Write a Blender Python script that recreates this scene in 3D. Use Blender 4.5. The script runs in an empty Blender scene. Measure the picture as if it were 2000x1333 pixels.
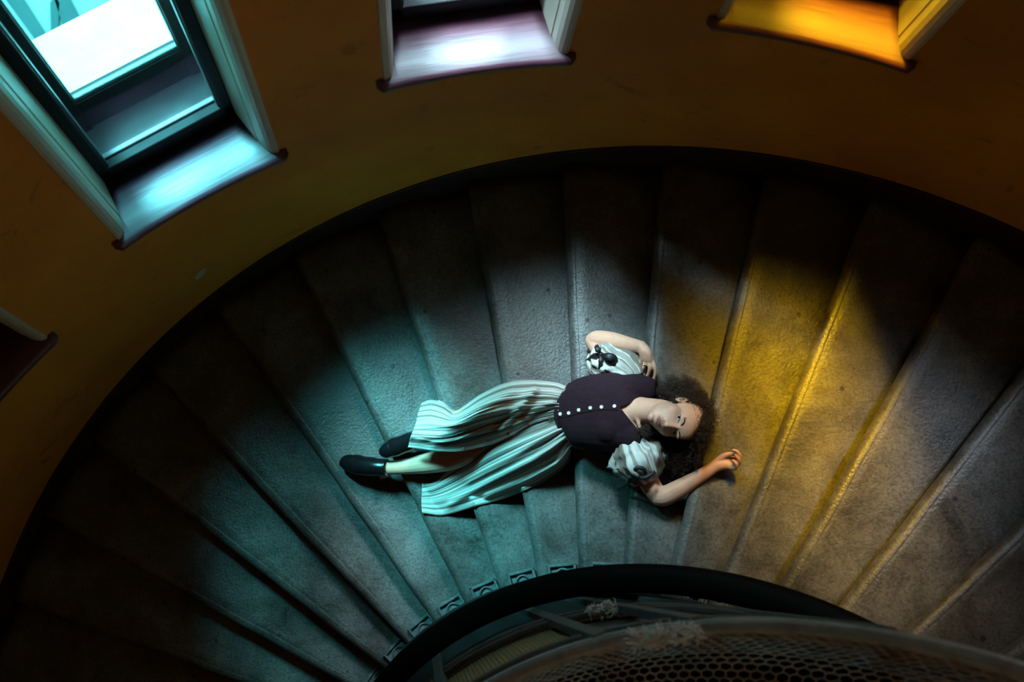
import bpy, bmesh, math, random
import numpy as np
from mathutils import Vector, Matrix, noise

random.seed(7); np.random.seed(7)
sc = bpy.context.scene
COL = sc.collection
PI = math.pi

# ------------------------------------------------------------------ camera
CAM_M = np.array([[0.98915, -0.105702, 0.102031], [-0.123512, -0.97438, 0.187958], [0.079549, -0.19852, -0.976863]])          # columns: right, down, forward
CAM_C = np.array([-0.54741, 1.11205, 4.66435])
FPX = 2206.30
cd = bpy.data.cameras.new('camera')
cam = bpy.data.objects.new('camera', cd); COL.objects.link(cam)
cd.sensor_width = 36.0; cd.lens = FPX / 2000.0 * 36.0
cd.clip_start = 0.05; cd.clip_end = 200
cd.dof.use_dof = True; cd.dof.focus_distance = 4.6; cd.dof.aperture_fstop = 3.2
mw = Matrix.Identity(4)
for i in range(3):
    mw[i][0] = CAM_M[i, 0]; mw[i][1] = -CAM_M[i, 1]; mw[i][2] = -CAM_M[i, 2]; mw[i][3] = CAM_C[i]
cam.matrix_world = mw
sc.camera = cam

# ------------------------------------------------------------------ exposure, world
vs = sc.view_settings
vs.view_transform = 'Standard'; vs.look = 'None'; vs.gamma = 1.0; vs.exposure = 0.0
vs.use_curve_mapping = False
wd = bpy.data.worlds.new('sky'); sc.world = wd; wd.use_nodes = True
bg = wd.node_tree.nodes['Background']
bg.inputs[0].default_value = (0.86, 0.97, 1.0, 1); bg.inputs[1].default_value = 2.5
sc.cycles.max_bounces = 7; sc.cycles.diffuse_bounces = 3; sc.cycles.glossy_bounces = 3; sc.cycles.transparent_max_bounces = 10

# ------------------------------------------------------------------ stair geometry constants (metres)
R = 2.75                 # inner face of the round wall
DTH = 0.149682; TH0 = 1.626079; RISE = 0.125654   # angle per step, angle of step 0, rise
DADO = 0.131
def ang(k): return TH0 - k * DTH
# windows: centre in steps, sill height, glass tint, light power
WIN = [(-5.10, 0.585, 'dark'), (-2.57, 0.875, 'cyan'), (-0.08, 1.169, 'pale'),
       (2.50, 1.458, 'amber'), (5.04, 1.75, 'grey'), 
       (18.4, 3.2, 'warm_fill'), (20.9, 3.2, 'warm_fill'), (23.4, 3.2, 'warm_fill')]  # unseen windows added opposite, to give the wall a warm fill
TINT = {'dark': (0.2, 0.2, 0.2), 'cyan': (0.40, 0.93, 0.97), 'pale': (0.74, 0.94, 1.0), 'warm_fill': (1.0, 0.9, 0.7), 'amber': (1.0, 0.74, 0.11), 'grey': (0.8, 0.85, 0.9)}
# daylight falling steeply through each window: one sky patch each; the warm fill lamps are added
SKY_W = {'cyan': 160, 'pale': 135, 'amber': 200, 'grey': 34, 'warm_fill': 3.4}
SKYZ = {'cyan': 4.7, 'pale': 5.3, 'amber': 5.2, 'grey': 5.2}          # height of the sky patch above the sill
SKEW = {'cyan': -0.6, 'pale': -0.8, 'amber': -1.1, 'grey': -0.4}      # side the open sky lies on, in steps
for kc, zs, kind in WIN:
    if kind == 'dark': continue
    th = ang(kc); e = Vector((math.cos(th), math.sin(th), 0))
    ld = bpy.data.lights.new('daylight', 'AREA'); ld.shape = 'RECTANGLE'; ld.size = 1.1; ld.size_y = 1.0 if kind == 'warm_fill' else 3.2
    ld.energy = SKY_W[kind]; ld.color = (0.95, 0.98, 1.0); ld.spread = math.radians(100 if kind == 'warm_fill' else 32)
    lo = bpy.data.objects.new('daylight', ld); COL.objects.link(lo)
    if kind == 'warm_fill':
        pos = e * 4.25 + Vector((0, 0, zs + 1.3)); tgt = e * -2.75 + Vector((0, 0, 2.6))  # added fill lamp, aimed across the well at the wall
    else:
        tk = ang(kc + SKEW[kind]); pos = Vector((5.8 * math.cos(tk), 5.8 * math.sin(tk), zs + SKYZ[kind])); tgt = e * 3.13 + Vector((0, 0, zs + 1.0))
    lo.location = pos
    lo.rotation_euler = (tgt - pos).to_track_quat('-Z', 'Y').to_euler()

# ------------------------------------------------------------------ projection helpers
def at_z(u, v, z):
    d = CAM_M @ np.array([(u - 1000) / FPX, (v - 666.5) / FPX, 1.0])
    return CAM_C + d * (z - CAM_C[2]) / d[2]
def kof(X): return (TH0 - math.atan2(X[1], X[0])) / DTH
def at(u, v, off=0.0):
    """point seen at pixel (u, v), off metres above the line through the step nosings"""
    z = 0.0
    for _ in range(25):
        X = at_z(u, v, z); z = kof(X) * RISE + off
    return Vector(at_z(u, v, z))
def ramp_z(x, y): return kof((x, y)) * RISE

# ------------------------------------------------------------------ materials
MATS = {}
def nodes(name):
    m = bpy.data.materials.new(name); m.use_nodes = True
    nt = m.node_tree; b = nt.nodes['Principled BSDF']; MATS[name] = m
    return m, nt, b
def N(nt, typ, **kw):
    n = nt.nodes.new(typ)
    for k, v in kw.items():
        if k.startswith('i_'): n.inputs[k[2:].replace('_', ' ')].default_value = v
        else: setattr(n, k, v)
    return n
def ramp(nt, fac, stops):
    r = nt.nodes.new('ShaderNodeValToRGB')
    while len(r.color_ramp.elements) < len(stops): r.color_ramp.elements.new(0.5)
    for e, (p, c) in zip(r.color_ramp.elements, stops):
        e.position = p; e.color = (*c, 1) if len(c) == 3 else c
    nt.links.new(fac, r.inputs[0]); return r
def simple(name, col, rough=0.5, var=0.15, scale=20, bump=0.0, bscale=60, metal=0.0, spec=0.5, coat=0.0):
    m, nt, b = nodes(name)
    tc = N(nt, 'ShaderNodeTexCoord')
    n1 = N(nt, 'ShaderNodeTexNoise'); n1.inputs['Scale'].default_value = scale; n1.inputs['Detail'].default_value = 5
    nt.links.new(tc.outputs['Object'], n1.inputs['Vector'])
    lo = tuple(max(0, c * (1 - var)) for c in col); hi = tuple(min(1, c * (1 + var)) for c in col)
    r = ramp(nt, n1.outputs['Fac'], [(0.3, lo), (0.7, hi)])
    nt.links.new(r.outputs[0], b.inputs['Base Color'])
    b.inputs['Roughness'].default_value = rough; b.inputs['Metallic'].default_value = metal
    b.inputs['Specular IOR Level'].default_value = spec; b.inputs['Coat Weight'].default_value = coat
    if bump:
        n2 = N(nt, 'ShaderNodeTexNoise'); n2.inputs['Scale'].default_value = bscale; n2.inputs['Detail'].default_value = 4
        nt.links.new(tc.outputs['Object'], n2.inputs['Vector'])
        bp = N(nt, 'ShaderNodeBump'); bp.inputs['Strength'].default_value = bump; bp.inputs['Distance'].default_value = 0.01
        nt.links.new(n2.outputs['Fac'], bp.inputs['Height']); nt.links.new(bp.outputs[0], b.inputs['Normal'])
    return m

def mat_stone():
    m, nt, b = nodes('worn_stone'); L = nt.links.new
    g = N(nt, 'ShaderNodeNewGeometry')
    a = N(nt, 'ShaderNodeTexNoise'); a.inputs['Scale'].default_value = 3.6; a.inputs['Detail'].default_value = 6; a.inputs['Roughness'].default_value = 0.72; a.inputs['Distortion'].default_value = 0.4
    c = N(nt, 'ShaderNodeTexNoise'); c.inputs['Scale'].default_value = 90; c.inputs['Detail'].default_value = 1.5; c.inputs['Roughness'].default_value = 0.7
    v = N(nt, 'ShaderNodeTexVoronoi'); v.inputs['Scale'].default_value = 7.0
    v2 = N(nt, 'ShaderNodeTexVoronoi'); v2.inputs['Scale'].default_value = 38.0
    for n in (a, c, v, v2): L(g.outputs['Position'], n.inputs['Vector'])
    r1 = ramp(nt, a.outputs['Fac'], [(0.30, (0.022, 0.017, 0.014)), (0.42, (0.064, 0.056, 0.050)), (0.52, (0.096, 0.087, 0.080)), (0.70, (0.158, 0.148, 0.139))])
    r2 = ramp(nt, c.outputs['Fac'], [(0.25, (0.5, 0.5, 0.5)), (0.5, (1, 1, 1)), (0.75, (1.3, 1.3, 1.3))])
    mx = N(nt, 'ShaderNodeMix', data_type='RGBA', blend_type='MULTIPLY'); mx.inputs[0].default_value = 1
    L(r1.outputs[0], mx.inputs[6]); L(r2.outputs[0], mx.inputs[7])
    # gum spots and pits
    r3 = ramp(nt, v.outputs['Distance'], [(0.055, (0.22, 0.2, 0.18)), (0.085, (1, 1, 1))])
    r4 = ramp(nt, v2.outputs['Distance'], [(0.07, (0.45, 0.42, 0.4)), (0.16, (1, 1, 1))])
    m2 = N(nt, 'ShaderNodeMix', data_type='RGBA', blend_type='MULTIPLY'); m2.inputs[0].default_value = 1
    m3 = N(nt, 'ShaderNodeMix', data_type='RGBA', blend_type='MULTIPLY'); m3.inputs[0].default_value = 1
    L(mx.outputs[2], m2.inputs[6]); L(r3.outputs[0], m2.inputs[7]); L(m2.outputs[2], m3.inputs[6]); L(r4.outputs[0], m3.inputs[7])
    L(m3.outputs[2], b.inputs['Base Color'])
    rr = ramp(nt, a.outputs['Fac'], [(0.3, (0.34,) * 3), (0.7, (0.52,) * 3)]); L(rr.outputs[0], b.inputs['Roughness'])
    bp = N(nt, 'ShaderNodeBump'); bp.inputs['Strength'].default_value = 0.35; bp.inputs['Distance'].default_value = 0.006
    L(c.outputs['Fac'], bp.inputs['Height'])
    L(bp.outputs[0], b.inputs['Normal'])
    return m

def mat_plaster():
    m, nt, b = nodes('ochre_plaster'); L = nt.links.new
    g = N(nt, 'ShaderNodeNewGeometry')
    a = N(nt, 'ShaderNodeTexNoise'); a.inputs['Scale'].default_value = 2.2; a.inputs['Detail'].default_value = 4; a.inputs['Roughness'].default_value = 0.6
    c = N(nt, 'ShaderNodeTexNoise'); c.inputs['Scale'].default_value = 45; c.inputs['Detail'].default_value = 1
    mu = N(nt, 'ShaderNodeTexMusgrave') if False else N(nt, 'ShaderNodeTexNoise')
    mu.inputs['Scale'].default_value = 6.5; mu.inputs['Detail'].default_value = 5; mu.inputs['Distortion'].default_value = 1.2
    for n in (a, c, mu): L(g.outputs['Position'], n.inputs['Vector'])
    r1 = ramp(nt, a.outputs['Fac'], [(0.3, (0.66, 0.25, 0.018)), (0.7, (0.82, 0.335, 0.027))])
    r2 = ramp(nt, mu.outputs['Fac'], [(0.22, (0.55, 0.5, 0.45)), (0.36, (1, 1, 1))])
    mx = N(nt, 'ShaderNodeMix', data_type='RGBA', blend_type='MULTIPLY'); mx.inputs[0].default_value = 1
    L(r1.outputs[0], mx.inputs[6]); L(r2.outputs[0], mx.inputs[7]); L(mx.outputs[2], b.inputs['Base Color'])
    b.inputs['Roughness'].default_value = 0.75
    bp = N(nt, 'ShaderNodeBump'); bp.inputs['Strength'].default_value = 0.25; bp.inputs['Distance'].default_value = 0.01
    L(c.outputs['Fac'], bp.inputs['Height']); L(bp.outputs[0], b.inputs['Normal'])
    return m

def mat_sill():
    m, nt, b = nodes('maroon_gloss_paint'); L = nt.links.new
    tc = N(nt, 'ShaderNodeTexCoord'); mp = N(nt, 'ShaderNodeMapping'); mp.inputs['Scale'].default_value = (3, 30, 10)
    L(tc.outputs['Object'], mp.inputs['Vector'])
    a = N(nt, 'ShaderNodeTexNoise'); a.inputs['Scale'].default_value = 2; a.inputs['Detail'].default_value = 6
    L(mp.outputs[0], a.inputs['Vector'])
    v = N(nt, 'ShaderNodeTexVoronoi'); v.inputs['Scale'].default_value = 60; L(tc.outputs['Object'], v.inputs['Vector'])
    r = ramp(nt, a.outputs['Fac'], [(0.3, (0.055, 0.006, 0.020)), (0.7, (0.11, 0.013, 0.038))])
    r2 = ramp(nt, v.outputs['Distance'], [(0.06, (0.3, 0.3, 0.3)), (0.12, (1, 1, 1))])
    mx = N(nt, 'ShaderNodeMix', data_type='RGBA', blend_type='MULTIPLY'); mx.inputs[0].default_value = 1
    L(r.outputs[0], mx.inputs[6]); L(r2.outputs[0], mx.inputs[7]); L(mx.outputs[2], b.inputs['Base Color'])
    b.inputs['Specular IOR Level'].default_value = 0.9; b.inputs['Coat Weight'].default_value = 0.6; b.inputs['Coat Roughness'].default_value = 0.5
    rr = ramp(nt, a.outputs['Fac'], [(0.3, (0.46,) * 3), (0.7, (0.6,) * 3)]); L(rr.outputs[0], b.inputs['Roughness'])
    bp = N(nt, 'ShaderNodeBump'); bp.inputs['Strength'].default_value = 0.25; bp.inputs['Distance'].default_value = 0.006
    L(a.outputs['Fac'], bp.inputs['Height']); L(bp.outputs[0], b.inputs['Normal'])
    return m

def mat_glass(name, tint):
    m, nt, b = nodes(name); L = nt.links.new
    out = nt.nodes['Material Output']
    t = N(nt, 'ShaderNodeBsdfTransparent'); t.inputs[0].default_value = (*tint, 1)
    g = N(nt, 'ShaderNodeBsdfGlossy'); g.inputs['Roughness'].default_value = 0.02
    lw = N(nt, 'ShaderNodeLayerWeight'); pw = N(nt, 'ShaderNodeMath', operation='POWER'); pw.inputs[1].default_value = 5.0
    f = N(nt, 'ShaderNodeMath', operation='MULTIPLY_ADD'); f.inputs[1].default_value = 0.9; f.inputs[2].default_value = 0.03
    L(lw.outputs['Facing'], pw.inputs[0]); L(pw.outputs[0], f.inputs[0])
    mx = N(nt, 'ShaderNodeMixShader'); L(f.outputs[0], mx.inputs[0]); L(t.outputs[0], mx.inputs[1]); L(g.outputs[0], mx.inputs[2])
    L(mx.outputs[0], out.inputs[0]); nt.nodes.remove(b)
    return m

STONE = mat_stone(); PLASTER = mat_plaster(); SILL = mat_sill()
DADOM = simple('dark_brown_dado', (0.032, 0.012, 0.010), 0.55, 0.25, 8, 0.1, 40)
CREAM = simple('cream_paint', (0.62, 0.58, 0.46), 0.45, 0.06, 6, 0.05, 30)
FRAME = simple('dark_window_wood', (0.008, 0.005, 0.006), 0.55, 0.3, 12, 0.05, 40, spec=0.2)
LEDGE = simple('white_stone_ledge', (0.8, 0.8, 0.8), 0.7, 0.08, 9, 0.1, 40)
IRON = simple('dark_cast_iron', (0.035, 0.033, 0.032), 0.5, 0.3, 30, 0.15, 80, spec=0.4)
RAILM = simple('black_handrail_wood', (0.005, 0.004, 0.004), 0.6, 0.3, 12, 0.05, 60, spec=0.15)
GREYIRON = simple('dusty_grey_iron', (0.10, 0.093, 0.088), 0.8, 0.25, 25, 0.2, 90)
MESHM = simple('dusty_wire', (0.42, 0.40, 0.38), 0.9, 0.25, 25, spec=0.2)
RIMM = simple('dusty_rim_iron', (0.30, 0.30, 0.30), 0.85, 0.25, 25, 0.2, 90, spec=0.2)
RUST = simple('rusty_corrugated_sheet', (0.34, 0.19, 0.07), 0.7, 0.35, 30, 0.2, 90)
DUST = simple('grey_lint', (0.75, 0.74, 0.73), 1.0, 0.2, 40)
BOSS = simple('verdigris_iron', (0.10, 0.12, 0.12), 0.42, 0.3, 40, 0.2, 90, spec=0.5)
GLASS = {k: mat_glass(k + '_glass', v) for k, v in TINT.items()}
CLEAR = mat_glass('clear_glass', (0.97, 0.98, 0.98))

# ------------------------------------------------------------------ mesh helpers
def mesh_data(name, verts, faces, smooth=False):
    me = bpy.data.meshes.new(name)
    me.from_pydata([tuple(v) for v in verts], [], faces)
    bm = bmesh.new(); bm.from_mesh(me)
    bmesh.ops.recalc_face_normals(bm, faces=bm.faces); bm.to_mesh(me); bm.free()
    if smooth: me.polygons.foreach_set('use_smooth', [True] * len(me.polygons))
    me.update(); return me
def obj(name, me, mats, parent=None, matrix=None):
    if not me.materials:
        for m in (mats if isinstance(mats, (list, tuple)) else [mats]): me.materials.append(m)
    o = bpy.data.objects.new(name, me); COL.objects.link(o)
    if parent is not None: o.parent = parent
    if matrix is not None: o.matrix_local = matrix
    return o
def mk(name, verts, faces, mat, parent=None, smooth=False, matrix=None):
    return obj(name, mesh_data(name, verts, faces, smooth), mat, parent, matrix)
def empty(name, matrix=None, loc=None):
    o = bpy.data.objects.new(name, None); COL.objects.link(o); o.empty_display_size = 0.1
    if matrix is not None: o.matrix_world = matrix
    if loc is not None: o.location = loc
    return o
def tag(o, label=None, cat=None, group=None, kind=None):
    if label: o['label'] = label
    if cat: o['category'] = cat
    if group: o['group'] = group
    if kind: o['kind'] = kind
    return o
def join(*parts):
    V, F = [], []
    for v, f in parts:
        n = len(V); V += [tuple(q) for q in v]; F += [tuple(i + n for i in q) for q in f]
    return V, F
def box(x0, x1, y0, y1, z0, z1):
    v = [(x, y, z) for z in (z0, z1) for y in (y0, y1) for x in (x0, x1)]
    return v, [(0, 2, 3, 1), (4, 5, 7, 6), (0, 1, 5, 4), (1, 3, 7, 5), (3, 2, 6, 7), (2, 0, 4, 6)]
def bbox(x0, x1, y0, y1, z0, z1, b=0.004, seg=2):
    """bevelled box as verts, faces"""
    bm = bmesh.new(); v, f = box(x0, x1, y0, y1, z0, z1)
    vs_ = [bm.verts.new(q) for q in v]
    for q in f: bm.faces.new([vs_[i] for i in q])
    bmesh.ops.bevel(bm, geom=list(bm.edges), offset=b, segments=seg, affect='EDGES', profile=0.5)
    bm.verts.index_update()
    V = [tuple(q.co) for q in bm.verts]; F = [tuple(q.index for q in fc.verts) for fc in bm.faces]; bm.free()
    return V, F
def prism(poly, z0, z1):
    n = len(poly)
    v = [(x, y, z0) for x, y in poly] + [(x, y, z1) for x, y in poly]
    f = [tuple(range(n))[::-1], tuple(range(n, 2 * n))] + [(i, (i + 1) % n, n + (i + 1) % n, n + i) for i in range(n)]
    return v, f
def grid_faces(nu, nv, cu=False, cv=False, off=0):
    f = []
    for i in range(nu if cu else nu - 1):
        for j in range(nv if cv else nv - 1):
            a = i * nv + j; b = ((i + 1) % nu) * nv + j; c = ((i + 1) % nu) * nv + (j + 1) % nv; d = i * nv + (j + 1) % nv
            f.append((a + off, b + off, c + off, d + off))
    return f
def sweep(sections, closed_profile=True, caps=True):
    nu = len(sections); nv = len(sections[0])
    V = [p for s in sections for p in s]
    F = grid_faces(nu, nv, False, closed_profile)
    if caps and closed_profile:
        F.append(tuple(range(nv))[::-1]); F.append(tuple((nu - 1) * nv + j for j in range(nv)))
    return V, F
def tube(pts, rad, sides=8, closed=False, flat=1.0, up=None):
    """round tube along pts with radius per point"""
    pts = [Vector(p) for p in pts]; n = len(pts)
    if not hasattr(rad, '__len__'): rad = [rad] * n
    secs = []; prev = None
    for i, p in enumerate(pts):
        a = pts[(i - 1) % n] if closed else pts[max(i - 1, 0)]
        b = pts[(i + 1) % n] if closed else pts[min(i + 1, n - 1)]
        t = (b - a).normalized() if (b - a).length > 1e-9 else Vector((0, 0, 1))
        if prev is None:
            ref = Vector(up) if up is not None else (Vector((0, 0, 1)) if abs(t.z) < 0.9 else Vector((1, 0, 0)))
            x = (ref - t * ref.dot(t)).normalized()
        else:
            x = prev - t * prev.dot(t); x = x.normalized() if x.length > 1e-6 else t.orthogonal().normalized()
        prev = x; y = t.cross(x)
        secs.append([p + (x * math.cos(q) * flat + y * math.sin(q)) * rad[i] for q in (2 * PI * j / sides for j in range(sides))])
    if closed:
        V = [p for s in secs for p in s]; return V, grid_faces(n, sides, True, True)
    return sweep(secs)
def helix_strip(profile, k0, k1, nper=3):
    """sweep a closed (r, off) profile along the stair helix"""
    n = int((k1 - k0) * nper) + 1; secs = []
    for i in range(n):
        k = k0 + (k1 - k0) * i / (n - 1); a = ang(k); c, s = math.cos(a), math.sin(a)
        secs.append([Vector((r * c, r * s, k * RISE + o)) for r, o in profile])
    return sweep(secs)
def hpt(r, k, off): a = ang(k); return Vector((r * math.cos(a), r * math.sin(a), k * RISE + off))

# ================================================================== THE SETTING
ZB, ZT = -2.6, 8.0
HW = 0.300               # half width of the hole in the wall
HT = 1.95                # window height above the sill
# round wall with window holes
cols = []
for kc, zs, kind in WIN:
    h = math.asin(HW / R)
    cols.append((ang(kc) - h, ang(kc) + h, zs - 0.02, zs + HT))
cols.sort()
V, F = [], []
def wall_quads(a0, a1, z0, z1):
    n = max(1, int(math.ceil((a1 - a0) / 0.03))); m = max(1, int((z1 - z0) / 0.7))
    base = len(V)
    for i in range(n + 1):
        a = a0 + (a1 - a0) * i / n
        for j in range(m + 1): V.append((R * math.cos(a), R * math.sin(a), z0 + (z1 - z0) * j / m))
    for q in grid_faces(n + 1, m + 1): F.append(tuple(i + base for i in q))
cur = cols[0][0] - 0.02; start = cur
for a0, a1, z0, z1 in cols:
    wall_quads(cur, a0, ZB, ZT); wall_quads(a0, a1, ZB, z0); wall_quads(a0, a1, z1, ZT); cur = a1
wall_quads(cur, start + 2 * PI, ZB, ZT)
w = mk('wall_round', V, F, PLASTER, smooth=True); tag(w, 'ochre plastered round wall of the stairwell', 'wall', kind='structure')
disc = [(3.4 * math.cos(2 * PI * i / 64), 3.4 * math.sin(2 * PI * i / 64)) for i in range(64)]
tag(mk('floor', *prism(disc, ZB - 0.2, ZB), STONE), 'stone floor at the foot of the stairwell', 'floor', kind='structure')
tag(mk('ceiling', *prism(disc, ZT, ZT + 0.2), PLASTER), 'plaster ceiling over the stairwell', 'ceiling', kind='structure')
dado = [(R - 0.010, -0.40), (R - 0.010, DADO - 0.004), (R - 0.006, DADO), (R + 0.02, DADO), (R + 0.02, -0.40)]
tag(mk('baseboard_outer', *helix_strip(dado, -17, 15, 4), DADOM, smooth=False), 'dark brown painted skirting curving up along the ochre wall', 'baseboard', kind='structure')

# flaked patch of plaster near the skirting
def cyl_pt(u, v, r):
    d = CAM_M @ np.array([(u - 1000) / FPX, (v - 666.5) / FPX, 1.0]); a = d[0] ** 2 + d[1] ** 2; b = CAM_C[0] * d[0] + CAM_C[1] * d[1]; c = CAM_C[0] ** 2 + CAM_C[1] ** 2 - r * r
    return Vector(CAM_C + d * ((-b + math.sqrt(b * b - a * c)) / a))
chip = [(380, 546), (384, 536), (392, 528), (402, 524), (401, 533), (396, 540), (388, 546)]
cv = [cyl_pt(u, v, R - 0.0015) for u, v in chip] + [cyl_pt(u, v, R + 0.004) for u, v in chip]; nn = len(chip)
mk('plaster_flake', cv, [tuple(range(nn)), tuple(range(nn, 2 * nn))[::-1]] + [(i, (i + 1) % nn, nn + (i + 1) % nn, nn + i) for i in range(nn)], CREAM, w)
# windows
def rot_at(kc, z=0.0):
    th = ang(kc); return Matrix.Translation((0, 0, z)) @ Matrix.Rotation(th - PI / 2, 4, 'Z')
def arc_front(t, rr): return math.sqrt(rr * rr - t * t)
WLAB = {'cyan': 'tall dark-framed double window with bright cyan daylight and a maroon sill',
        'pale': 'window with a maroon sill washed white-blue, middle of the top edge',
        'amber': 'window glowing amber over its sill, at top right',
        'dark': 'unlit window whose dark sill juts in at the left edge',
        'warm_fill': 'unseen window added behind the viewer as warm fill for the wall',
        'grey': 'window higher up the stairs with pale daylight'}
WDATA = {}
def build_window(idx, kc, zs, kind):
    lab = WLAB[kind] + ({18.4: ', first of three', 20.9: ', middle of three', 23.4: ', last of three'}.get(kc, ''))
    root = empty('window_%d' % idx, rot_at(kc, zs)); tag(root, lab, 'window', kind='structure')
    def part(name, vf, mat, parent=root, smooth=False):
        if name == 'pane' : key = (name, mat.name, len(vf[0]), round(vf[0][0][1], 3))
        else: key = (name, mat.name, tuple(round(c, 4) for c in vf[0][0]), tuple(round(c, 4) for c in vf[0][-1]))
        if key not in WDATA: WDATA[key] = mesh_data(name, vf[0], vf[1], smooth); WDATA[key].materials.append(mat)
        return obj(name, WDATA[key], mat, parent)
    # sill: board with curved, rounded nose and horns beyond the jambs
    secs = []; nt_ = 36
    for i in range(nt_ + 1):
        t = -0.338 + 0.676 * i / nt_
        edge = 0.338 - abs(t); pull = 0.0
        if edge < 0.02: pull = 0.02 - math.sqrt(max(0, 0.02 ** 2 - (0.02 - edge) ** 2))
        fr = arc_front(t, 2.712) + pull
        back = 2.93 if abs(t) < 0.286 else arc_front(t, R) + 0.01
        secs.append([Vector((t, back, 0.0)), Vector((t, fr + 0.02, -0.002)), Vector((t, fr + 0.008, -0.006)), Vector((t, fr + 0.002, -0.014)), Vector((t, fr, -0.022)),
                     Vector((t, fr + 0.003, -0.032)), Vector((t, fr + 0.012, -0.040)), Vector((t, fr + 0.03, -0.044)), Vector((t, back, -0.05))])
    part('sill', sweep(secs), SILL, smooth=True)
    # splayed reveal with a rounded corner bead, both sides
    for s in (-1, 1):
        poly = [(0.253, 2.925), (0.264, 2.815), (0.266, 2.800), (0.269, 2.797), (0.273, 2.768), (0.280, 2.748), (0.290, 2.734), (0.301, 2.727), (0.311, 2.726), (0.315, 2.733), (0.316, 2.760), (0.36, 2.80), (0.36, 3.25), (0.253, 3.25)]
        poly = [(s * x, y) for x, y in poly]
        if s < 0: poly = poly[::-1]
        part('reveal', prism(poly, -0.005, HT + 0.02), CREAM)
    part('lintel', box(-0.36, 0.36, 2.735, 3.25, HT - 0.01, HT + 0.15), CREAM)
    part('wall_block', box(-0.36, 0.36, 2.77, 3.22, -0.30, -0.045), PLASTER)
    # inner sash
    z0 = 0.0
    sash = part('inner_sash', bbox(-0.252, 0.252, 2.926, 2.988, 0.0, 0.085, 0.005), FRAME)
    part('sash_moulding', bbox(-0.215, 0.215, 2.962, 2.984, 0.081, 0.094, 0.004), SILL, sash)
    for s in (-1, 1):
        part('stile', bbox(min(s * 0.212, s * 0.255), max(s * 0.212, s * 0.255), 2.926, 2.988, 0.0, HT, 0.006), FRAME, sash)
        part('stile_bead', bbox(min(s * 0.207, s * 0.2135), max(s * 0.207, s * 0.2135), 2.94, 2.975, 0.055, HT - 0.05, 0.003), BOSS, sash)
    part('top_rail', bbox(-0.25, 0.25, 2.928, 2.985, HT - 0.09, HT, 0.006), FRAME, sash)
    part('pane', box(-0.214, 0.214, 2.955, 2.958, 0.055, HT - 0.08), CLEAR, sash)
    # board between the sashes
    part('inner_board', bbox(-0.255, 0.255, 2.98, 3.16, -0.03, 0.045, 0.003), SILL)
    # outer sash
    osh = part('outer_sash', bbox(-0.253, 0.253, 3.105, 3.155, 0.045, 0.235, 0.006), FRAME)
    part('bottom_bead', bbox(-0.2, 0.2, 3.115, 3.135, 0.23, 0.252, 0.005), BOSS, osh)
    for s in (-1, 1):
        part('stile', bbox(min(s * 0.190, s * 0.256), max(s * 0.190, s * 0.256), 3.10, 3.16, 0.04, HT, 0.006), FRAME, osh)
        part('stile_bead', bbox(min(s * 0.186, s * 0.1915), max(s * 0.186, s * 0.1915), 3.115, 3.145, 0.24, HT - 0.05, 0.003), BOSS, osh)
    part('top_rail', bbox(-0.25, 0.25, 3.105, 3.155, HT - 0.08, HT, 0.006), FRAME, osh)
    part('pane', box(-0.192, 0.192, 3.128, 3.132, 0.235, HT - 0.07), GLASS[kind], osh)
    part('outer_ledge', bbox(-0.42, 0.42, 3.16, 3.50, -0.02, 0.035, 0.006), LEDGE)
    if kind == 'dark':
        part('light_blocker', bbox(-0.26, 0.26, 3.17, 3.20, 0.04, HT, 0.004), FRAME)  # unseen board added to keep daylight out of this window
    return root
for i, (kc, zs, kind) in enumerate(WIN): build_window(i + 1, kc, zs, kind)

# outdoors below the cyan window: courtyard with made-up flat teal shapes
COURT = simple('pale_courtyard', (0.62, 0.80, 0.80), 0.9, 0.12, 1.5)
COURTW = simple('pale_wall_cap', (0.9, 0.92, 0.92), 0.9, 0.05, 2)
g = mk('ground', *box(-30, 30, -30, 30, -8.2, -8.0), COURTW); tag(g, 'pale courtyard ground seen through the bright window', 'ground', kind='structure')
def at_plane(u, v, z): return at_z(u, v, z)
SLABM = simple('teal_grey_slab', (0.16, 0.30, 0.30), 0.9, 0.2, 1.2)
for quad in ([(-40, -60), (45, -5), (100, 82), (78, 90), (-10, -30)], [(100, -20), (128, -20), (165, 50), (140, 62), (128, 66)], [(108, -10), (116, 6), (112, 76), (100, 78), (98, 5)], [(205, -40), (235, -40), (255, 10), (222, 25)]):
    pl_ = [tuple(at_z(u, v, -7.95)[:2]) for u, v in quad]
    mk('teal_slab', *prism(pl_, -8.02, -7.95), SLABM, g)  # slabs made up for the unidentified teal shapes beyond the glass

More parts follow.
